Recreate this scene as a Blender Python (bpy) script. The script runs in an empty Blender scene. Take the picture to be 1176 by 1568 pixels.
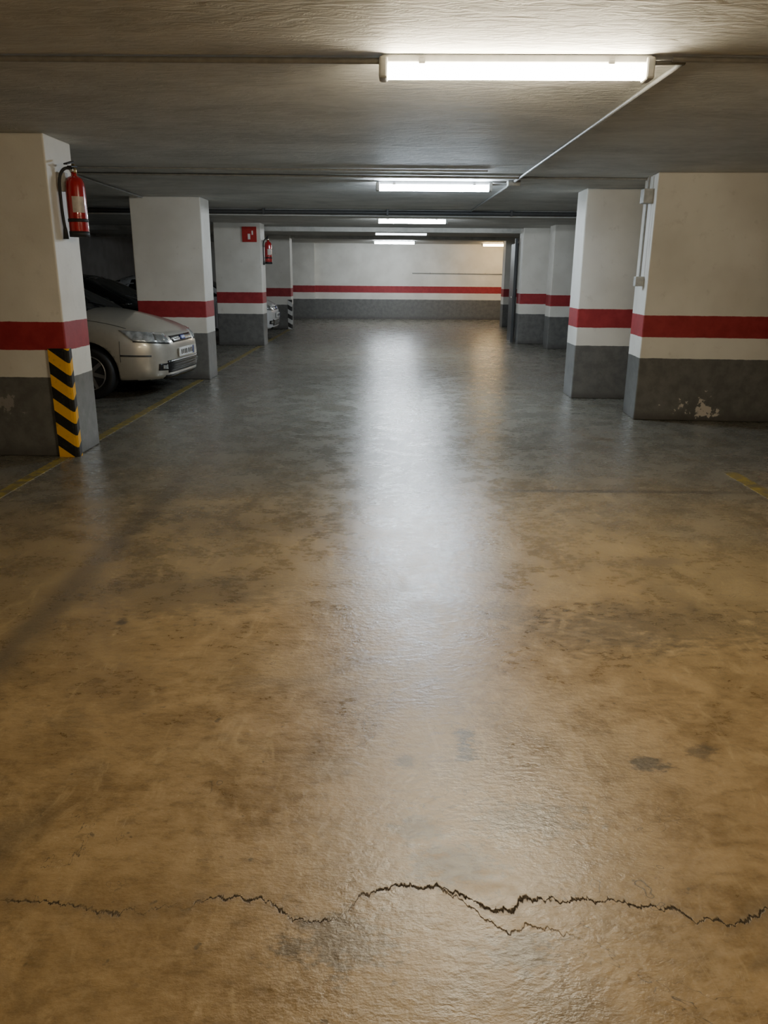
import bpy, bmesh, math, random
from mathutils import Vector, Matrix
from mathutils.bvhtree import BVHTree
random.seed(3)
scene = bpy.context.scene
COL = scene.collection
H = 2.5   # ceiling height

# ------------------------------------------------------------ node helpers
def newmat(name):
    m = bpy.data.materials.new(name); m.use_nodes = True
    nt = m.node_tree; nt.nodes.clear()
    out = nt.nodes.new('ShaderNodeOutputMaterial')
    b = nt.nodes.new('ShaderNodeBsdfPrincipled')
    nt.links.new(b.outputs[0], out.inputs[0])
    return m, nt, b
def put(nt, sock, v):
    if isinstance(v, bpy.types.NodeSocket): nt.links.new(v, sock)
    else:
        if isinstance(v, (tuple, list)) and len(v) == 3 and sock.type == 'RGBA': v = (*v, 1)
        sock.default_value = v
def M(nt, op, a, b=0.0, c=None, clamp=False):
    n = nt.nodes.new('ShaderNodeMath'); n.operation = op; n.use_clamp = clamp
    put(nt, n.inputs[0], a); put(nt, n.inputs[1], b)
    if c is not None: put(nt, n.inputs[2], c)
    return n.outputs[0]
def smooth(nt, v, lo, hi, a=0.0, b=1.0):
    n = nt.nodes.new('ShaderNodeMapRange'); n.interpolation_type = 'SMOOTHSTEP'
    put(nt, n.inputs[0], v); put(nt, n.inputs[1], lo); put(nt, n.inputs[2], hi); put(nt, n.inputs[3], a); put(nt, n.inputs[4], b)
    return n.outputs[0]
def mix(nt, f, a, b, mode='MIX'):
    n = nt.nodes.new('ShaderNodeMix'); n.data_type = 'RGBA'; n.blend_type = mode
    put(nt, n.inputs[0], f); put(nt, n.inputs[6], a); put(nt, n.inputs[7], b)
    return n.outputs[2]
def noise(nt, vec, scale, detail=4, rough=0.55, dist=0.0):
    n = nt.nodes.new('ShaderNodeTexNoise')
    put(nt, n.inputs['Vector'], vec); n.inputs['Scale'].default_value = scale
    n.inputs['Detail'].default_value = detail; n.inputs['Roughness'].default_value = rough
    n.inputs['Distortion'].default_value = dist
    return n.outputs[0]
def geo(nt):
    g = nt.nodes.new('ShaderNodeNewGeometry'); s = nt.nodes.new('ShaderNodeSeparateXYZ')
    nt.links.new(g.outputs['Position'], s.inputs[0]); return g.outputs['Position'], s.outputs
def mapping(nt, vec, scale, loc=(0,0,0), rot=(0,0,0)):
    n = nt.nodes.new('ShaderNodeMapping'); put(nt, n.inputs[0], vec)
    n.inputs['Scale'].default_value = scale; n.inputs['Location'].default_value = loc; n.inputs['Rotation'].default_value = rot
    return n.outputs[0]
def bump(nt, h, strength, dist, normal=None):
    n = nt.nodes.new('ShaderNodeBump'); put(nt, n.inputs['Height'], h)
    n.inputs['Strength'].default_value = strength; n.inputs['Distance'].default_value = dist
    if normal is not None: put(nt, n.inputs['Normal'], normal)
    return n.outputs[0]
def simple(name, col, rough=0.5, metal=0.0, coat=0.0, emis=None, es=0.0, vary=0.12, nscale=20):
    m, nt, b = newmat(name)
    tc = nt.nodes.new('ShaderNodeTexCoord')
    n = noise(nt, tc.outputs['Object'], nscale, 2)
    f = smooth(nt, n, 0.3, 0.7)
    c = mix(nt, f, tuple(x*(1-vary) for x in col), tuple(min(1, x*(1+vary)) for x in col))
    put(nt, b.inputs['Base Color'], c)
    b.inputs['Roughness'].default_value = rough; b.inputs['Metallic'].default_value = metal
    b.inputs['Coat Weight'].default_value = coat
    if emis:
        put(nt, b.inputs['Emission Color'], emis); b.inputs['Emission Strength'].default_value = es
    return m

# ------------------------------------------------------------ materials
def mat_floor():
    m, nt, b = newmat('worn_concrete_floor')
    P, (X, Y, Z) = geo(nt)
    n1 = noise(nt, P, 0.7, 3, 0.6)
    n2 = noise(nt, P, 3.5, 6, 0.68, 0.6)
    n3 = noise(nt, mapping(nt, P, (1.0, 1.6, 1)), 16, 5, 0.7)
    n4 = noise(nt, P, 110, 2, 0.6)
    brown = mix(nt, smooth(nt, n2, 0.32, 0.68), (0.185, 0.115, 0.042), (0.340, 0.228, 0.098))
    brown = mix(nt, smooth(nt, n3, 0.42, 0.7, 0, 0.45), brown, (0.41, 0.285, 0.135))
    brown = mix(nt, smooth(nt, n3, 0.48, 0.32, 0, 0.5), brown, (0.120, 0.078, 0.034))
    grey = mix(nt, smooth(nt, n2, 0.3, 0.7), (0.088, 0.087, 0.074), (0.148, 0.145, 0.122))
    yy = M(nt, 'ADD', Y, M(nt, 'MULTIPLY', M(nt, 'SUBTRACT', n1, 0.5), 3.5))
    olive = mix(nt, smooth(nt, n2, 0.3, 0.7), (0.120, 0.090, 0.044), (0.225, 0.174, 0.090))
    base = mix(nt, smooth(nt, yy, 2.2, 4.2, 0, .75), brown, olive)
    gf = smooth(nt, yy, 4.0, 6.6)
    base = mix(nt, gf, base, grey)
    # big dirty patches
    d0 = noise(nt, mapping(nt, P, (1, 1, 1), (7, 3, 0)), 1.6, 5, 0.7, 0.8)
    base = mix(nt, smooth(nt, d0, 0.50, 0.70, 0, 0.5), base, (0.085, 0.064, 0.034))
    # lighter scuffs / swirls
    l0 = noise(nt, mapping(nt, P, (2.2, 0.8, 1), (2, 9, 0), (0, 0, 0.7)), 4.0, 5, 0.7, 1.5)
    base = mix(nt, smooth(nt, l0, 0.54, 0.70, 0, 0.42), base, mix(nt, gf, (0.48, 0.355, 0.19), (0.22, 0.215, 0.18)))
    # thin scratches: iso-lines of the swirl field, broken up
    scr = smooth(nt, M(nt, 'ABSOLUTE', M(nt, 'SUBTRACT', l0, 0.47)), 0.0, 0.005, 1, 0)
    scr = M(nt, 'MULTIPLY', scr, smooth(nt, n2, 0.52, 0.60, 0, .5))
    base = mix(nt, scr, base, (0.50, 0.40, 0.27))
    hair = smooth(nt, M(nt, 'ABSOLUTE', M(nt, 'SUBTRACT', d0, 0.44)), 0.0, 0.003, 1, 0)
    hair = M(nt, 'MULTIPLY', hair, smooth(nt, n1, 0.46, 0.54, 0, .8))
    base = mix(nt, hair, base, (0.035, 0.026, 0.018))
    # drive-lane edge (dark seam running along the lane)
    xx = M(nt, 'ADD', X, M(nt, 'MULTIPLY', M(nt, 'SUBTRACT', n2, 0.5), 0.16))
    seam = smooth(nt, M(nt, 'ABSOLUTE', M(nt, 'ADD', xx, 1.54)), 0.01, 0.13, 0.65, 0)
    seam = M(nt, 'MULTIPLY', seam, smooth(nt, Y, 8.0, 5.0))
    base = mix(nt, seam, base, (0.065, 0.052, 0.036))
    # transverse joint
    yj = M(nt, 'ADD', Y, M(nt, 'MULTIPLY', M(nt, 'SUBTRACT', n3, 0.5), 0.09))
    j = smooth(nt, M(nt, 'ABSOLUTE', M(nt, 'SUBTRACT', yj, 5.45)), 0.015, 0.06, 0.7, 0)
    j = M(nt, 'MULTIPLY', j, M(nt, 'MULTIPLY', smooth(nt, X, 0.6, 1.1), smooth(nt, X, 3.2, 2.2)))
    base = mix(nt, j, base, (0.03, 0.028, 0.024))
    # placed oil / rubber stains
    def spot(cx, cy, r, amt, sx=1.0, sy=1.0):
        dx = M(nt, 'MULTIPLY', M(nt, 'SUBTRACT', X, cx), 1/sx); dy = M(nt, 'MULTIPLY', M(nt, 'SUBTRACT', Y, cy), 1/sy)
        d = M(nt, 'SQRT', M(nt, 'ADD', M(nt, 'MULTIPLY', dx, dx), M(nt, 'MULTIPLY', dy, dy)))
        d = M(nt, 'ADD', d, M(nt, 'MULTIPLY', M(nt, 'SUBTRACT', n3, 0.5), r*3.2))
        return smooth(nt, d, r*0.4, r*1.1, amt, 0)
    for s in [(0.286, 2.30, 0.045, .9, 1, 1.3), (0.275, 2.20, 0.045, .85, 1, 1.3), (0.20, 1.70, 0.10, .8, 1.4, 1), (0.08, 2.15, 0.05, .75), (-1.176, 3.18, 0.035, .9),
              (0.85, 2.15, 0.05, .8, 1.5, 1), (1.05, 2.22, .05, .6), (0.33, 1.42, .07, .75, 1.5, 1), (0.10, 1.84, .07, .7, 1.4, 1), (.42, 1.88, .12, .6, 1.6, .8),
              (0.03, 5.6, .06, .6, 2, 1), (1.5, 4.0, .10, .5, 2, 1), (1.3, 3.2, .28, .4, 2, 1), (-1.0, 3.5, .3, .35, 2, 1), (1.35, 6.9, .1, .6, 3, 1),
              (-.1, 1.45, .10, .7, 1.6, 1), (0.95, 3.1, .25, .35, 1.5, 1), (-.8, 4.6, .40, .35, 2, 1), (0.6, 3.3, .15, .35, 1.5, 1)]:
        base = mix(nt, spot(*s), base, (0.045, 0.034, 0.022))
    # dark specks
    sp = smooth(nt, noise(nt, mapping(nt, P, (1, 1, 1), (4, 4, 0)), 22, 2, 0.5), 0.70, 0.76, 0, 0.6)
    base = mix(nt, sp, base, (0.04, 0.032, 0.022))
    # long crack across the lane
    fc = nt.nodes.new('ShaderNodeFloatCurve')
    mp = nt.nodes.new('ShaderNodeMapRange'); put(nt, mp.inputs[0], X); mp.inputs[1].default_value = -1.2; mp.inputs[2].default_value = 1.2
    nt.links.new(mp.outputs[0], fc.inputs['Value'])
    cv = fc.mapping.curves[0]
    pts = [(0, .40), (.12, .50), (.25, .42), (.36, .55), (.43, .34), (.48, .56), (.52, .66), (.57, .64), (.60, .52), (.63, .46), (.66, .55), (.78, .50), (.86, .36), (.92, .52), (1, .26)]
    cv.points[0].location = pts[0]; cv.points[1].location = pts[-1]
    for p in pts[1:-1]: cv.points.new(*p)
    fc.mapping.update()
    nc = noise(nt, mapping(nt, P, (1, .2, 1)), 16, 4, 0.75)
    cy = M(nt, 'ADD', 1.38, M(nt, 'ADD', M(nt, 'MULTIPLY', fc.outputs[0], 0.36), M(nt, 'MULTIPLY', M(nt, 'SUBTRACT', nc, 0.5), 0.11)))
    cd = M(nt, 'ABSOLUTE', M(nt, 'SUBTRACT', Y, cy))
    cw = M(nt, 'MULTIPLY', smooth(nt, n3, 0.40, 0.62), 0.0060)
    cw = M(nt, 'ADD', cw, M(nt, 'ADD', 0.0012, smooth(nt, X, -.4, .2, 0, .001)))
    crack = smooth(nt, M(nt, 'DIVIDE', cd, cw), 0.4, 1.3, 1, 0)
    crack = M(nt, 'MULTIPLY', crack, M(nt, 'MAXIMUM', smooth(nt, X, -.15, .0), smooth(nt, n2, .42, .52, .25, 1)))
    cyb = M(nt, 'ADD', cy, M(nt, 'MULTIPLY', M(nt, 'SUBTRACT', X, 0.14), -0.35))
    br = smooth(nt, M(nt, 'ABSOLUTE', M(nt, 'SUBTRACT', Y, cyb)), 0.001, 0.004, .8, 0)
    br = M(nt, 'MULTIPLY', br, M(nt, 'MULTIPLY', M(nt, 'GREATER_THAN', X, .14), smooth(nt, X, .55, .35)))
    crack = M(nt, 'MAXIMUM', crack, br)
    halo = smooth(nt, cd, 0.0, 0.045, 0.5, 0)
    halo = M(nt, 'MULTIPLY', halo, smooth(nt, n3, .4, .6))
    base = mix(nt, halo, base, (0.08, 0.055, 0.03))
    base = mix(nt, M(nt, 'MULTIPLY', crack, 0.95), base, (0.015, 0.011, 0.008))
    base = mix(nt, smooth(nt, n4, 0.25, 0.75, 0, 0.25), base, mix(nt, 0.5, base, (0.50, 0.41, 0.28)))
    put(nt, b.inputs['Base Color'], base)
    r = M(nt, 'ADD', smooth(nt, n2, 0.3, 0.7, 0.19, 0.30), smooth(nt, n3, 0.4, 0.7, 0, 0.10))
    r = M(nt, 'ADD', r, smooth(nt, Y, 5.5, 1.5, 0, 0.08))
    r = M(nt, 'MAXIMUM', r, M(nt, 'MULTIPLY', crack, .9))
    put(nt, b.inputs['Roughness'], r)
    put(nt, b.inputs['Specular IOR Level'], M(nt, 'SUBTRACT', .5, M(nt, 'MULTIPLY', crack, .45)))
    b.inputs['IOR'].default_value = 1.66
    nb = noise(nt, mapping(nt, P, (1, 1.5, 1)), 30, 4, .65)
    h = M(nt, 'SUBTRACT', nb, M(nt, 'MULTIPLY', crack, 0.4))
    put(nt, b.inputs['Normal'], bump(nt, h, 0.26, 0.010))
    return m

def mat_ceiling():
    m, nt, b = newmat('rough_plaster_ceiling')
    P, (X, Y, Z) = geo(nt)
    n1 = noise(nt, mapping(nt, P, (0.7, 1.3, 1)), 1.6, 4, 0.6, 0.8)
    n2 = noise(nt, mapping(nt, P, (1.0, 3.0, 1), rot=(0, 0, .2)), 7, 4, 0.65, 1.0)
    c = mix(nt, smooth(nt, n1, 0.3, 0.7), (0.41, 0.41, 0.385), (0.60, 0.59, 0.555))
    c = mix(nt, smooth(nt, n2, 0.35, 0.7, 0, 0.4), c, (0.72, 0.71, 0.67))
    put(nt, b.inputs['Base Color'], c); b.inputs['Roughness'].default_value = 0.7
    put(nt, b.inputs['Normal'], bump(nt, M(nt, 'ADD', n1, M(nt, 'MULTIPLY', n2, 0.7)), 0.6, 0.03))
    return m

def mat_banded(name='banded_wall_paint', dark=1.0):
    m, nt, b = newmat(name)
    P, (X, Y, Z) = geo(nt)
    n1 = noise(nt, P, 1.4, 3); n2 = noise(nt, P, 9, 5, 0.65); n3 = noise(nt, P, 45, 2)
    z = M(nt, 'ADD', Z, M(nt, 'MULTIPLY', M(nt, 'SUBTRACT', n2, 0.5), 0.014))
    white = mix(nt, smooth(nt, n1, 0.3, 0.7), tuple(v*dark for v in (0.66, 0.63, 0.565)), tuple(v*dark for v in (0.79, 0.765, 0.70)))
    white = mix(nt, smooth(nt, n2, 0.58, 0.74, 0, 0.25), white, (0.40, 0.36, 0.30))
    red = mix(nt, smooth(nt, n2, 0.3, 0.7), (0.27, 0.016, 0.022), (0.35, 0.028, 0.034))
    grey = mix(nt, smooth(nt, n2, 0.3, 0.7), (0.110, 0.110, 0.104), (0.165, 0.163, 0.154))
    grey = mix(nt, smooth(nt, z, 0.14, 0.0, 0, .6), grey, (0.06, 0.055, 0.05))
    def chip(cx, cz, rx, rz, th):
        dx = M(nt, 'DIVIDE', M(nt, 'SUBTRACT', X, cx), rx); dz = M(nt, 'DIVIDE', M(nt, 'SUBTRACT', Z, cz), rz)
        d = M(nt, 'SQRT', M(nt, 'ADD', M(nt, 'MULTIPLY', dx, dx), M(nt, 'MULTIPLY', dz, dz)))
        q = M(nt, 'SUBTRACT', n2, M(nt, 'MULTIPLY', d, 0.16))
        return smooth(nt, q, th, th+0.02)
    near = smooth(nt, Y, 9.0, 8.7)
    chips = M(nt, 'MAXIMUM', chip(3.40, 0.15, 0.20, 0.11, 0.385), M(nt, 'MULTIPLY', chip(-3.15, 0.42, 0.18, 0.10, 0.42), .3))
    chips = M(nt, 'MULTIPLY', chips, near)
    grey = mix(nt, M(nt, 'MULTIPLY', chips, 0.85), grey, (0.62, 0.57, 0.50))
    s1 = smooth(nt, z, 0.662, 0.668); s2 = smooth(nt, z, 0.882, 0.888); s3 = smooth(nt, z, 1.107, 1.113)
    c = mix(nt, s1, grey, white); c = mix(nt, s2, c, red); c = mix(nt, s3, c, white)
    put(nt, b.inputs['Base Color'], c)
    put(nt, b.inputs['Roughness'], smooth(nt, z, 0.66, 0.67, 0.35, 0.55))
    put(nt, b.inputs['Normal'], bump(nt, M(nt, 'ADD', n2, M(nt, 'MULTIPLY', n3, .4)), 0.2, 0.008))
    return m

def mat_stripes(name, ca, cb, period, slope, offset=0.0):
    m, nt, b = newmat(name)
    P, (X, Y, Z) = geo(nt)
    v = M(nt, 'ADD', Z, M(nt, 'MULTIPLY', M(nt, 'SUBTRACT', X, Y), slope))
    f = M(nt, 'FRACT', M(nt, 'DIVIDE', M(nt, 'ADD', v, offset), period))
    s = M(nt, 'GREATER_THAN', f, 0.5)
    n2 = noise(nt, P, 25, 5)
    c = mix(nt, s, ca, cb)
    c = mix(nt, smooth(nt, n2, 0.55, 0.75, 0, 0.4), c, (0.12, 0.10, 0.07))
    put(nt, b.inputs['Base Color'], c); b.inputs['Roughness'].default_value = 0.45
    return m

def mat_line():
    m, nt, b = newmat('faded_yellow_paint')
    P, (X, Y, Z) = geo(nt)
    n = noise(nt, P, 12, 4, .7)
    c = mix(nt, smooth(nt, n, 0.38, 0.66), (0.12, 0.10, 0.055), (0.36, 0.26, 0.035))
    put(nt, b.inputs['Base Color'], c); b.inputs['Roughness'].default_value = 0.4
    return m

def mat_emit(name, col, s):
    m = bpy.data.materials.new(name); m.use_nodes = True
    nt = m.node_tree; nt.nodes.clear()
    o = nt.nodes.new('ShaderNodeOutputMaterial'); e = nt.nodes.new('ShaderNodeEmission')
    e.inputs[0].default_value = (*col, 1); e.inputs[1].default_value = s
    nt.links.new(e.outputs[0], o.inputs[0]); return m

MF = mat_floor(); MC = mat_ceiling(); MW = mat_banded()
M_grey = simple('grey_plastic', (0.40, 0.40, 0.38), 0.5)
M_conduit = simple('conduit_pvc', (0.27, 0.27, 0.26), 0.5)
M_darkpipe = simple('dark_steel_pipe', (0.05, 0.05, 0.05), 0.5)
M_black = simple('black_rubber', (0.014, 0.014, 0.015), 0.6)
M_blackg = simple('black_gloss_plastic', (0.015, 0.015, 0.016), 0.25)
M_red = simple('extinguisher_red_enamel', (0.36, 0.008, 0.012), 0.22, coat=.6)
M_label = simple('label_paper', (0.45, 0.40, 0.36), 0.4)
M_brass = simple('brass_valve', (0.55, 0.40, 0.18), 0.35, metal=1)
M_chrome = simple('chrome_trim', (0.75, 0.75, 0.75), 0.15, metal=1)
M_alloy = simple('alloy_rim', (0.42, 0.42, 0.43), 0.35, metal=.8)
M_glass = simple('tinted_car_glass', (0.012, 0.014, 0.016), 0.06, coat=.5)
M_lamp = simple('headlamp_lens', (0.60, 0.63, 0.65), 0.08, metal=.5, coat=1, vary=.4, nscale=14)
M_lampd = simple('headlamp_bowl', (0.75, 0.78, 0.8), 0.08, metal=.9, coat=1)
M_plate = simple('number_plate_white', (0.75, 0.75, 0.73), 0.4)
M_blue = simple('plate_blue', (0.02, 0.04, 0.20), 0.4)
M_sign = simple('sign_red', (0.40, 0.02, 0.02), 0.4)
M_white = simple('white_vinyl', (0.75, 0.74, 0.70), 0.4)
M_yel = mat_line()
M_haz = mat_stripes('hazard_yellow_black', (0.80, 0.42, 0.015), (0.012, 0.012, 0.012), 0.20, 0.75, 0.06)
M_bw = mat_stripes('hazard_black_white', (0.6, 0.6, 0.58), (0.012, 0.012, 0.012), 0.24, 0.6)
M_dkwall = simple('dark_bay_wall', (0.22, 0.21, 0.20), 0.7, nscale=2)
M_door = simple('dark_steel_door', (0.05, 0.055, 0.06), 0.4, nscale=3)

# ------------------------------------------------------------ mesh helpers
def obj(name, mesh, mat=None, parent=None):
    o = bpy.data.objects.new(name, mesh); COL.objects.link(o)
    if mat: mesh.materials.append(mat)
    if parent: o.parent = parent
    return o
def empty(name, loc=(0, 0, 0), rotz=0):
    e = bpy.data.objects.new(name, None); COL.objects.link(e)
    e.location = loc; e.rotation_euler = (0, 0, rotz); e.empty_display_size = .2; return e
def bm_obj(name, bm, mat=None, parent=None, smooth_=False):
    me = bpy.data.meshes.new(name); bm.normal_update(); bm.to_mesh(me); bm.free()
    if smooth_:
        for p in me.polygons: p.use_smooth = True
    return obj(name, me, mat, parent)
def box(name, lo, hi, mat, parent=None, bevel=0.0, seg=2):
    bm = bmesh.new(); bmesh.ops.create_cube(bm, size=1)
    for v in bm.verts:
        v.co = Vector([lo[i] + (v.co[i]+.5)*(hi[i]-lo[i]) for i in range(3)])
    if bevel: bmesh.ops.bevel(bm, geom=bm.edges[:], offset=bevel, segments=seg, affect='EDGES', profile=.5)
    return bm_obj(name, bm, mat, parent)
def lathe(name, prof, mat, parent=None, seg=32, axis='Z', loc=(0, 0, 0), sm=True):
    bm = bmesh.new(); rings = []
    for r, z in prof:
        ring = []
        for i in range(seg):
            a = 2*math.pi*i/seg
            if axis == 'Z': c = (r*math.cos(a), r*math.sin(a), z)
            elif axis == 'Y': c = (r*math.cos(a), z, r*math.sin(a))
            else: c = (z, r*math.cos(a), r*math.sin(a))
            ring.append(bm.verts.new(Vector(c)+Vector(loc)))
        rings.append(ring)
    for a, b_ in zip(rings, rings[1:]):
        for i in range(seg):
            bm.faces.new((a[i], a[(i+1) % seg], b_[(i+1) % seg], b_[i]))
    bm.faces.new(rings[0]); bm.faces.new(rings[-1])
    bmesh.ops.recalc_face_normals(bm, faces=bm.faces)
    o = bm_obj(name, bm, mat, parent, sm)
    if sm:
        for p in o.data.polygons:
            if len(p.vertices) > 4: p.use_smooth = False
    return o
def tube(name, pts, r, mat, parent=None, bez=False):
    cu = bpy.data.curves.new(name, 'CURVE'); cu.dimensions = '3D'; cu.bevel_depth = r; cu.bevel_resolution = 3; cu.use_fill_caps = True
    if bez:
        sp = cu.splines.new('NURBS'); sp.points.add(len(pts)-1)
        for p, c in zip(sp.points, pts): p.co = (*c, 1)
        sp.use_endpoint_u = True; sp.order_u = 3; sp.resolution_u = 8
    else:
        sp = cu.splines.new('POLY'); sp.points.add(len(pts)-1)
        for p, c in zip(sp.points, pts): p.co = (*c, 1)
    o = bpy.data.objects.new(name, cu); COL.objects.link(o); cu.materials.append(mat)
    if parent: o.parent = parent
    return o

# ------------------------------------------------------------ room shell
XL, XR, YB, YF = -8.0, 8.0, -5.0, 28.0
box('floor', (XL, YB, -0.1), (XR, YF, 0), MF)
box('ceiling', (XL, YB, H), (XR, YF, H+.1), MC)
box('wall_left', (XL-.15, YB, 0), (XL, YF, H), M_dkwall)
box('wall_right', (XR, YB, 0), (XR+.15, YF, H), MW)
box('wall_back', (XL, YB-.15, 0), (XR, YB, H), MW)
box('wall_far', (XL, YF, 0), (XR, YF+.15, H), MW)
# shallow ceiling beams
for i, (y0, y1, d) in enumerate([(13.5, 13.95, .10), (18.4, 18.8, .10), (22.6, 23.0, .08)]):
    box('trim_ceiling_beam_%d' % (i+1), (XL, y0, H-d), (XR, y1, H), MC, bevel=.01)
# pilaster and pipe on the far wall
box('trim_pilaster', (-4.6, YF-.25, 0), (-2.45, YF, H), MW)
p = empty('wall_pipe')
tube('pipe', [(.9, YF-.04, 1.55), (4.6, YF-.04, 1.54)], .012, M_grey, p)
for x in (1.5, 2.5, 3.4): box('clip', (x, YF-.06, 1.53), (x+.03, YF, 1.57), M_grey, p)
# dark service pipe hung below the ceiling in front of the first beam
p = empty('ceiling_service_pipe')
tube('pipe', [(-7.9, 13.38, H-.05), (7.9, 13.38, H-.05)], .035, M_darkpipe, p)
for x in (-6, -4, -2, 0, 2, 4, 6): box('hanger', (x, 13.34, H-.09), (x+.03, 13.42, H), M_darkpipe, p)

# pillars
def pillar(x0, x1, y0, y1, rot=0.0, name='concrete_pillar'):
    o = box(name, (0, 0, 0), (x1-x0, y1-y0, H), MW, bevel=.012)
    o.location = (x0, y0, 0); o.rotation_euler = (0, 0, rot); return o
pillar(-3.62, -2.60, 6.42, 6.95)
pillar(-3.55, -2.57, 11.45, 12.0)
pillar(-3.60, -2.62, 17.1, 17.65)
pillar(-3.60, -2.64, 22.4, 22.9)
pillar(2.72, 4.9, 8.42, 8.95, math.radians(-4))
pillar(2.38, 3.35, 9.92, 10.45, math.radians(-1.5))
pillar(3.46, 4.5, 16.9, 17.4)
pillar(3.02, 3.9, 18.1, 18.6)
pillar(3.50, 4.5, 24.0, 24.5)
# dark steel door frame by the right-hand pillar
d = empty('door_1')
box('leaf', (2.98, 18.66, 0), (3.02, 19.5, 2.2), M_door, d)
box('frame', (2.93, 18.61, 0), (2.985, 18.66, 2.3), M_door, d)
box('handle', (2.94, 18.8, 1.0), (2.98, 18.94, 1.03), M_chrome, d)

# ------------------------------------------------------------ painted bay lines
def line(name, x0, x1, y0, y1):
    box(name, (x0, y0, 0.0), (x1, y1, 0.003), M_yel)
for y0, y1 in [(1.5, 6.34), (7.0, 11.4), (12.05, 17.0), (17.7, 22.3)]:
    line('yellow_bay_line', -2.74, -2.65, y0, y1)
line('yellow_bay_line', 2.72, 2.83, -1, 6.05)

# ------------------------------------------------------------ tube lights
def tube_light(x, y, col, s, rot=0.0, L=1.28):
    e = empty('tube_light', (x, y, H), rot)
    box('housing', (-L/2, -.036, -.040), (L/2, .036, -.001), M_grey, e, bevel=.008)
    # rounded translucent cover hanging below the tray, also glowing sideways/upwards
    bm = bmesh.new(); n = 10; rings = []
    for xx in (-L/2+.03, L/2-.03):
        ring = []
        for i in range(n+1):
            a = -.55 + (math.pi+1.1)*i/n
            ring.append(bm.verts.new((xx, -.046*math.cos(a), -.063-.040*math.sin(a))))
        rings.append(ring)
    for i in range(n): bm.faces.new((rings[0][i], rings[1][i], rings[1][i+1], rings[0][i+1]))
    bm.faces.new((rings[0][n], rings[1][n], rings[1][0], rings[0][0]))
    for r in rings: bm.faces.new(r)
    bmesh.ops.recalc_face_normals(bm, faces=bm.faces)
    bm_obj('diffuser', bm, mat_emit('diffuser_glow', col, s), e)
    for sx in (-1, 1):
        a, c = sorted((sx*(L/2-.03), sx*(L/2+.012)))
        box('end_cap', (a, -.050, -.106), (c, .050, -.01), M_grey, e, bevel=.01)
        box('clip', (sx*L*.35-.015, -.040, -.045), (sx*L*.35+.015, .040, -.02), M_chrome, e, bevel=.003)
    return e
WARM = (1.0, 0.80, 0.52); COOL = (0.74, 0.87, 1.0)
S = 150
tube_light(0.61, 4.17, (1.0, .87, .63), S*1.1, math.radians(-1.2))
tube_light(0.53, 9.40, COOL, S*1.5, math.radians(-.5))
tube_light(0.47, 15.2, (0.84, 0.93, 1.0), S*1.5)
tube_light(0.35, 19.7, (0.85, 0.93, 1.0), S*.05)
tube_light(0.25, 25.3, (0.84, 0.93, 1.0), S*1.3)
tube_light(3.75, 26.6, (1.0, .70, .34), S*.5)
tube_light(0.6, -1.2, WARM, S*.85)

# conduits on ceiling
c = empty('ceiling_conduit')
tube('run', [(1.42, 4.2, H-.015), (1.40, 9.3, H-.015), (1.36, 13.3, H-.015)], .013, M_conduit, c)
tube('feed', [(1.27, 4.15, H-.03), (1.42, 4.2, H-.015)], .010, M_conduit, c)
box('junction_box', (1.33, 9.2, H-.06), (1.47, 9.34, H), M_grey, c, bevel=.008)
tube('feed_b', [(1.18, 9.39, H-.03), (1.35, 9.3, H-.03)], .010, M_conduit, c)
c = empty('ceiling_conduit')
tube('run', [(-8, 4.28, H-.015), (-.04, 4.20, H-.02)], .014, M_conduit, c)
tube('run_b', [(1.34, 4.12, H-.02), (8, 4.3, H-.015)], .012, M_conduit, c)
c = empty('ceiling_conduit')
tube('run', [(-8, 8.75, H-.015), (8, 8.95, H-.015)], .013, M_conduit, c)
tube('run_b', [(-8, 8.35, H-.012), (1.0, 8.35, H-.012)], .009, M_conduit, c)
c = empty('ceiling_conduit')
tube('run', [(-3.1, 6.98, H-.05), (-3.3, 8.0, H-.02), (-3.35, 11.4, H-.02)], .012, M_conduit, c)

# conduit + boxes on the right pillar
c = empty('wall_conduit')
tube('run', [(2.69, 8.60, H-.02), (2.69, 8.60, 1.45)], .012, M_conduit, c)
box('junction_box', (2.63, 8.54, 2.22), (2.73, 8.66, 2.36), M_grey, c, bevel=.008)
box('switch', (2.64, 8.56, 1.40), (2.73, 8.64, 1.50), M_grey, c, bevel=.006)

# ------------------------------------------------------------ corner guards
def guard(x, y, h, mat, w=0.145):
    bm = bmesh.new()
    t = .022; z0, z1 = 0.0, h
    prof = [(-w, -t), (-.012, -t), (t*.5, -t*.8), (t, -t*.3), (t, .05), (0.001, .05), (0.001, -.001), (-w, -.001)]
    a = [bm.verts.new((x+px, y+py, z0)) for px, py in prof]; b2 = [bm.verts.new((x+px, y+py, z1)) for px, py in prof]
    n = len(prof)
    for i in range(n): bm.faces.new((a[i], a[(i+1) % n], b2[(i+1) % n], b2[i]))
    bm.faces.new(a[::-1]); bm.faces.new(b2)
    bmesh.ops.recalc_face_normals(bm, faces=bm.faces)
    return bm_obj('corner_guard', bm, mat)
guard(-2.60, 6.42, .90, M_haz)
guard(-2.64, 22.4, .80, M_bw, .10)

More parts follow.
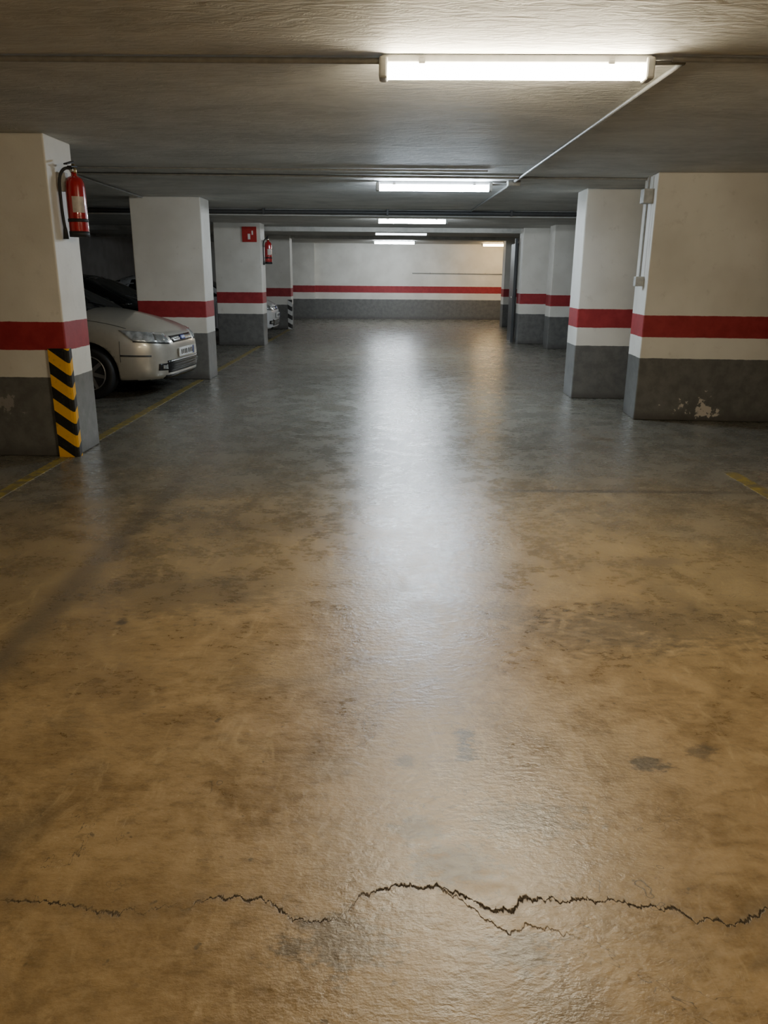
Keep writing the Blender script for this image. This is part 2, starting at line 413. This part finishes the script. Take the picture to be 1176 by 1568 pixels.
# ------------------------------------------------------------ extinguishers
def extinguisher(x, y, z, s=1.0):
    e = empty('fire_extinguisher', (x, y, z)); e.scale = (s, s, s)
    prof = [(.060, 0), (.074, .008), (.076, .03), (.076, .36), (.072, .395), (.058, .425), (.038, .440), (.022, .447), (.022, .47)]
    lathe('cylinder', prof, M_red, e)
    lathe('base_ring', [(.070, -.012), (.078, -.012), (.078, .03), (.074, .03)], M_black, e)
    lathe('valve', [(.018, .465), (.024, .47), (.024, .50), (.014, .505), (.014, .53)], M_brass, e, 16)
    box('handle', (-.018, -.03, .505), (.018, .13*.8, .518), M_black, e, bevel=.004).rotation_euler = (.10, 0, 0)
    box('lever', (-.016, -.04, .53), (.016, .12, .542), M_black, e, bevel=.004).rotation_euler = (.22, 0, 0)
    lathe('gauge', [(.001, -.045), (.018, -.045), (.018, -.025), (.001, -.02)], M_chrome, e, 16, 'Y', (0, 0, .485))
    tube('hose', [(0, -.02, .49), (-.03, -.07, .51), (-.085, -.09, .44), (-.095, -.075, .3), (-.095, -.07, .12), (-.09, -.06, .05)], .012, M_black, e, True)
    lathe('nozzle', [(.012, .06), (.016, .04), (.022, -.03), (.018, -.03)], M_black, e, 16, 'Z', (-.090, -.060, 0))
    bm = bmesh.new(); prev = None
    for i in range(11):
        a = math.radians(-95 + i*7)
        v = [bm.verts.new((.0772*math.cos(a), .0772*math.sin(a), zz)) for zz in (.17, .29)]
        if prev: bm.faces.new((prev[0], v[0], v[1], prev[1]))
        prev = v
    bm_obj('label', bm, M_label, e, True)
    box('wall_bracket', (-.115, -.03, .33), (-.06, .03, .47), M_grey, e, bevel=.004)
    lathe('strap', [(.0765, .10), (.0785, .10), (.0785, .125), (.0765, .125)], M_black, e)
    return e
extinguisher(-2.485, 6.66, 1.78)
extinguisher(-2.505, 17.35, 1.70)
s = empty('fire_extinguisher_sign')
box('board', (-3.0, 17.075, 2.12), (-2.70, 17.10, 2.42), M_sign, s, bevel=.003)
box('pictogram_bottle', (-2.88, 17.070, 2.17), (-2.83, 17.076, 2.28), M_white, s)
box('pictogram_flame', (-2.80, 17.070, 2.26), (-2.77, 17.076, 2.34), M_white, s)

# ------------------------------------------------------------ cars
def evalmesh(o):
    dg = bpy.context.evaluated_depsgraph_get(); dg.update()
    return bpy.data.meshes.new_from_object(o.evaluated_get(dg))
def loft(name, rings, mat, level):
    bm = bmesh.new(); R = [[bm.verts.new(c) for c in r] for r in rings]; n = len(R[0])
    for a, b2 in zip(R, R[1:]):
        for i in range(n): bm.faces.new((a[i], a[(i+1) % n], b2[(i+1) % n], b2[i]))
    bm.faces.new(R[0]); bm.faces.new(R[-1])
    bmesh.ops.recalc_face_normals(bm, faces=bm.faces)
    o = bm_obj(name, bm, mat)
    md = o.modifiers.new('s', 'SUBSURF'); md.levels = level; md.render_levels = level
    me = evalmesh(o); old = o.data; o.modifiers.clear(); o.data = me
    for p in me.polygons: p.use_smooth = True
    return o
def bvh_of(o):
    return BVHTree.FromPolygons([v.co.copy() for v in o.data.vertices], [tuple(p.vertices) for p in o.data.polygons])

def car(paint, loc, yaw):
    root = empty('car', loc, yaw)
    L = [ # x, halfwidth, zb, zs, zt
        (0.00, .46, .27, .58, .64), (-.05, .60, .22, .66, .74), (-.13, .72, .20, .73, .82), (-.30, .82, .18, .79, .90),
        (-.60, .875, .17, .85, .98), (-.90, .89, .17, .89, 1.05), (-1.20, .895, .17, .92, 1.08), (-1.8, .90, .17, .93, 1.04),
        (-2.6, .90, .17, .95, 1.04), (-3.4, .89, .18, .97, 1.05), (-3.9, .86, .22, .97, 1.05), (-4.22, .78, .26, .93, 1.02), (-4.33, .62, .32, .86, .95)]
    rings = []
    for x, w, zb, zs, zt in L:
        zm = .5*(zb+zs)
        half = [(0, zb), (w*.82, zb), (w*.97, zb+.07), (w*1.0, zm), (w*.985, zs-.10), (w*.93, zs), (w*.80, zs+(zt-zs)*.55), (w*.45, zt-.012), (0, zt)]
        ring = [(x, y, z) for y, z in half] + [(x, -y, z) for y, z in half[-2:0:-1]]
        rings.append(ring)
    body = loft('body', rings, paint, 3)
    uncut = bvh_of(body)
    WX = (-.90, -3.54); ZR = .315
    for wx in WX:
        for sy in (-1, 1):
            cut = lathe('cut', [(.36, -.25), (.36, .3)], M_black, None, 40, 'Y', (wx, sy*.85, ZR+.015), sm=False)
            md = body.modifiers.new('b', 'BOOLEAN'); md.object = cut; md.operation = 'DIFFERENCE'; md.solver = 'EXACT'
            me = evalmesh(body); body.modifiers.clear(); body.data = me
            bpy.data.objects.remove(cut)
    me = body.data
    if len(me.materials) < 2: me.materials.append(M_black)
    bi = len(me.materials)-1
    for p in me.polygons:
        c_ = p.center; inside = False
        for wx in WX:
            vs = [me.vertices[i].co for i in p.vertices]
            if all(math.hypot(v.x-wx, v.z-ZR-.015) < .3615 for v in vs): inside = True
        if inside or c_.z < .225: p.material_index = bi
        else: p.material_index = 0
        p.use_smooth = not inside
    body.parent = root
    # greenhouse
    G = [(-1.02, .70, .60, 1.02, .95), (-1.12, .76, .62, 1.08, .95), (-1.50, .80, .60, 1.29, .93), (-1.85, .81, .58, 1.43, .93), (-2.3, .82, .58, 1.48, .93),
         (-2.9, .82, .58, 1.48, .94), (-3.5, .80, .56, 1.42, .95), (-3.9, .76, .54, 1.27, .96), (-4.15, .70, .52, 1.08, .97), (-4.2, .68, .5, 1.0, .97)]
    rings = []
    for x, wb, wr, zt, zb in G:
        zt = max(zt, zb+.03)
        half = [(0, zb), (wb, zb), (wb*.99, zb+(zt-zb)*.15), (wb+(wr-wb)*.75, zb+(zt-zb)*.72), (wr, zb+(zt-zb)*.93), (wr*.5, zt), (0, zt+.005)]
        rings.append([(x, y, z) for y, z in half] + [(x, -y, z) for y, z in half[-2:0:-1]])
    gh = loft('greenhouse_glass', rings, M_glass, 2); gh.parent = root
    gb = bvh_of(gh)
    def decal(name, c00, c10, c11, c01, direction, mat, bvh=uncut, nu=10, nv=6, off=.004, th=.01):
        d = Vector(direction).normalized(); bm = bmesh.new(); g = []
        c00, c10, c11, c01 = map(Vector, (c00, c10, c11, c01))
        for j in range(nv+1):
            row = []
            for i in range(nu+1):
                u, v = i/nu, j/nv
                p_ = (c00*(1-u)+c10*u)*(1-v)+(c01*(1-u)+c11*u)*v
                hit = bvh.ray_cast(p_-d*1.5, d)
                if hit[0] is None: hit = bvh.find_nearest(p_)
                row.append(bm.verts.new(hit[0]+hit[1].normalized()*off*(1 if hit[1].dot(d) < 0 else -1)))
            g.append(row)
        for j in range(nv):
            for i in range(nu): bm.faces.new((g[j][i], g[j][i+1], g[j+1][i+1], g[j+1][i]))
        bm.normal_update()
        s_ = sum((f.normal.dot(d) for f in bm.faces))
        if s_ > 0: bmesh.ops.reverse_faces(bm, faces=bm.faces[:])
        o = bm_obj(name, bm, mat, root, True)
        md = o.modifiers.new('t', 'SOLIDIFY'); md.thickness = th; md.offset = -1
        return o
    decal('roof', (-1.88, -.56, 1.6), (-3.62, -.53, 1.6), (-3.62, .53, 1.6), (-1.88, .56, 1.6), (0, 0, -1), paint, gb, 16, 12)
    for sy in (-1, 1):
        D = (0, -sy, 0); Yq = sy*1.0
        q = lambda x, z: (x, Yq, z)
        decal('a_pillar', q(-1.08, 1.00), q(-1.22, .97), q(-1.98, 1.38), q(-1.84, 1.42), D, paint, gb, 4, 12)
        decal('roof_rail', q(-1.80, 1.385), q(-3.65, 1.33), q(-3.65, 1.44), q(-1.80, 1.44), D, paint, gb, 20, 4)
        decal('b_pillar', q(-2.42, .96), q(-2.50, .96), q(-2.56, 1.40), q(-2.48, 1.40), D, M_blackg, gb, 3, 8)
        decal('c_pillar', q(-3.45, .97), q(-4.15, .99), q(-3.78, 1.36), q(-3.30, 1.38), D, paint, gb, 6, 8)
        decal('headlight', (0.0, sy*.46, .66), (-.26, sy*.88, .70), (-.42, sy*.88, .825), (-.05, sy*.48, .775), (-.75, -sy*.65, 0), M_lamp, nu=16, nv=8, off=.006)
        decal('headlight_bowl', (-.06, sy*.54, .690), (-.12, sy*.66, .70), (-.12, sy*.66, .775), (-.06, sy*.54, .765), (-.75, -sy*.65, 0), M_lampd, nu=6, nv=6, off=.012)
        decal('headlight_rim', (0.0, sy*.46, .645), (-.26, sy*.88, .69), (-.26, sy*.88, .70), (0.0, sy*.46, .66), (-.75, -sy*.65, 0), M_blackg, nu=16, nv=1, off=.005)
        decal('fog_lamp', (0, sy*.48, .33), (-.06, sy*.66, .34), (-.06, sy*.66, .42), (0, sy*.50, .42), (-1, 0, 0), M_blackg, nu=6, nv=6)
        decal('fog_lamp_lens', (0, sy*.54, .35), (-.06, sy*.61, .355), (-.06, sy*.61, .40), (0, sy*.54, .40), (-1, 0, 0), M_lampd, nu=4, nv=4, off=.01)
        decal('bumper_strip', q(-.16, .51), q(-.50, .52), q(-.50, .54), q(-.16, .53), D, M_darkpipe, nu=8, nv=2)
        decal('door_seam', q(-1.34, .28), q(-1.348, .28), q(-1.30, .92), q(-1.292, .92), D, M_black, nu=1, nv=10, off=.002)
        decal('door_seam', q(-2.44, .28), q(-2.448, .28), q(-2.448, .94), q(-2.44, .94), D, M_black, nu=1, nv=10, off=.002)
        decal('sill', q(-1.3, .18), q(-3.12, .18), q(-3.12, .25), q(-1.3, .25), D, M_black, nu=12, nv=2)
        decal('side_rub_strip', q(-1.36, .52), q(-3.1, .54), q(-3.1, .58), q(-1.36, .56), D, paint, nu=12, nv=2, off=.01)
        decal('door_handle', q(-2.22, .80), q(-2.40, .80), q(-2.40, .83), q(-2.22, .83), D, paint, nu=4, nv=2, off=.03, th=.03)
        decal('bumper_seam', (-.50, Yq, .45), (-.506, Yq, .45), (-.506, Yq, .70), (-.50, Yq, .70), D, M_black, nu=1, nv=6, off=.002)
        decal('hood_seam', (-.45, sy*.735, 1.2), (-.45, sy*.742, 1.2), (-1.08, sy*.772, 1.2), (-1.08, sy*.765, 1.2), (0, 0, -1), M_black, nu=1, nv=12, off=.002)
        decal('tail_light', (-4.4, sy*.70, .75), (-4.05, sy*.9, .75), (-4.0, sy*.85, .98), (-4.3, sy*.66, .98), (.6, -sy*.8, 0), M_sign, nu=8, nv=6)
        bm = bmesh.new(); bmesh.ops.create_icosphere(bm, subdivisions=3, radius=1)
        for v in bm.verts: v.co = Vector((v.co.x*.07-1.42, sy*(.98+.105*v.co.y), v.co.z*.075+1.03))
        bm_obj('mirror', bm, paint, root, True)
        tube('mirror_arm', [(-1.38, sy*.82, .96), (-1.40, sy*.93, 1.0)], .02, M_blackg, root)
        for wx in WX:
            w = .105; cy = sy*.785
            lathe('tyre', [(.205, -w*.8), (.23, -w), (.285, -w), (.308, -w*.8), (.315, -w*.4), (.315, w*.4), (.308, w*.8), (.285, w), (.23, w), (.205, w*.8)],
                  M_black, root, 40, 'Y', (wx, cy, ZR))
            lathe('rim_barrel', [(.208, -w*.7), (.208, w*.92), (.196, w*.95), (.190, w*.5), (.185, -w*.5)] if sy > 0 else
                  [(.208, w*.7), (.208, -w*.92), (.196, -w*.95), (.190, -w*.5), (.185, w*.5)], M_alloy, root, 40, 'Y', (wx, cy, ZR))
            lathe('hub', [(.001, -.03), (.045, -.03), (.045, .03), (.03, .04), (.001, .04)] if sy > 0 else [(.001, .03), (.045, .03), (.045, -.03), (.03, -.04), (.001, -.04)],
                  M_alloy, root, 20, 'Y', (wx, cy+sy*.055, ZR))
            lathe('brake_disc', [(.001, -.01), (.165, -.01), (.165, .01), (.001, .01)], M_black, root, 30, 'Y', (wx, cy+sy*.03, ZR))
            bm = bmesh.new()
            for k in range(7):
                r_ = bmesh.ops.create_cube(bm, size=1)
                for v in r_['verts']:
                    tt = v.co.z+.5
                    p_ = Vector((v.co.x*(.050-.012*tt), v.co.y*.022, .03+tt*.168))
                    p_.y += sy*(.075+.01*tt)
                    a = 2*math.pi*k/7
                    v.co = Vector((p_.x*math.cos(a)+p_.z*math.sin(a)+wx, p_.y+cy, -p_.x*math.sin(a)+p_.z*math.cos(a)+ZR))
            bm_obj('spokes', bm, M_alloy, root)
    F = (-1, 0, 0)
    decal('upper_grille', (0, -.33, .655), (0, .33, .655), (0, .37, .735), (0, -.37, .735), F, M_blackg, nu=14, nv=4, off=.006)
    decal('grille_bar', (0, -.35, .690), (0, .35, .690), (0, .35, .702), (0, -.35, .702), F, M_chrome, nu=14, nv=1, off=.013)
    decal('badge', (0, -.07, .672), (0, .07, .672), (0, .07, .722), (0, -.07, .722), F, M_blue, nu=4, nv=4, off=.018)
    decal('lower_intake', (0, -.52, .30), (0, .52, .30), (0, .54, .45), (0, -.54, .45), F, M_blackg, nu=14, nv=5, off=.006)
    for z in (.345, .38, .415): decal('intake_slat', (0, -.42, z), (0, .42, z), (0, .42, z+.006), (0, -.42, z+.006), F, M_darkpipe, nu=14, nv=1, off=.012)
    decal('bumper_lip', (0, -.55, .235), (0, .55, .235), (0, .55, .27), (0, -.55, .27), F, M_blackg, nu=10, nv=1, off=.01)
    box('number_plate', (.012, -.26, .475), (.028, .26, .585), M_plate, root, bevel=.004)
    box('plate_band', (.0285, .215, .48), (.030, .255, .58), M_blue, root)
    for k in range(7):
        y = -.20+k*.058 + (.02 if k > 3 else 0)
        box('plate_character', (.0285, y, .50), (.0298, y+.032, .56), M_blackg, root)
    for y in (-.35, .25): tube('wiper', [(-1.05, y, 1.06), (-1.2, y-.35, 1.135)], .008, M_black, root)
    return root
paint_silver = simple('silver_beige_car_paint', (0.56, 0.53, 0.46), 0.32, metal=.45, coat=.8, vary=.03)
paint_dark = simple('dark_car_paint', (0.018, 0.020, 0.024), 0.25, metal=.3, coat=.8, vary=.03)
paint_white = simple('white_car_paint', (0.6, 0.6, 0.6), 0.3, coat=.8, vary=.03)
car(paint_silver, (-2.62, 10.30, 0), math.radians(-6))
car(paint_dark, (-3.1, 13.9, 0), math.radians(1))
car(paint_white, (-2.66, 19.6, 0), 0)

# ------------------------------------------------------------ world + camera
w = bpy.data.worlds.new('world'); scene.world = w; w.use_nodes = True
w.node_tree.nodes['Background'].inputs[0].default_value = (0.01, 0.01, 0.011, 1)
cam = bpy.data.cameras.new('camera'); co = bpy.data.objects.new('camera', cam); COL.objects.link(co)
cam.sensor_fit = 'VERTICAL'; cam.sensor_height = 24; cam.lens = 24*1187/1568
co.matrix_world = Matrix.Translation((0, 0, 1.5)) @ Matrix.Rotation(math.radians(90-17.05), 4, 'X') @ Matrix.Rotation(math.radians(.5), 4, 'Z')
cam.clip_start = .05
scene.camera = co
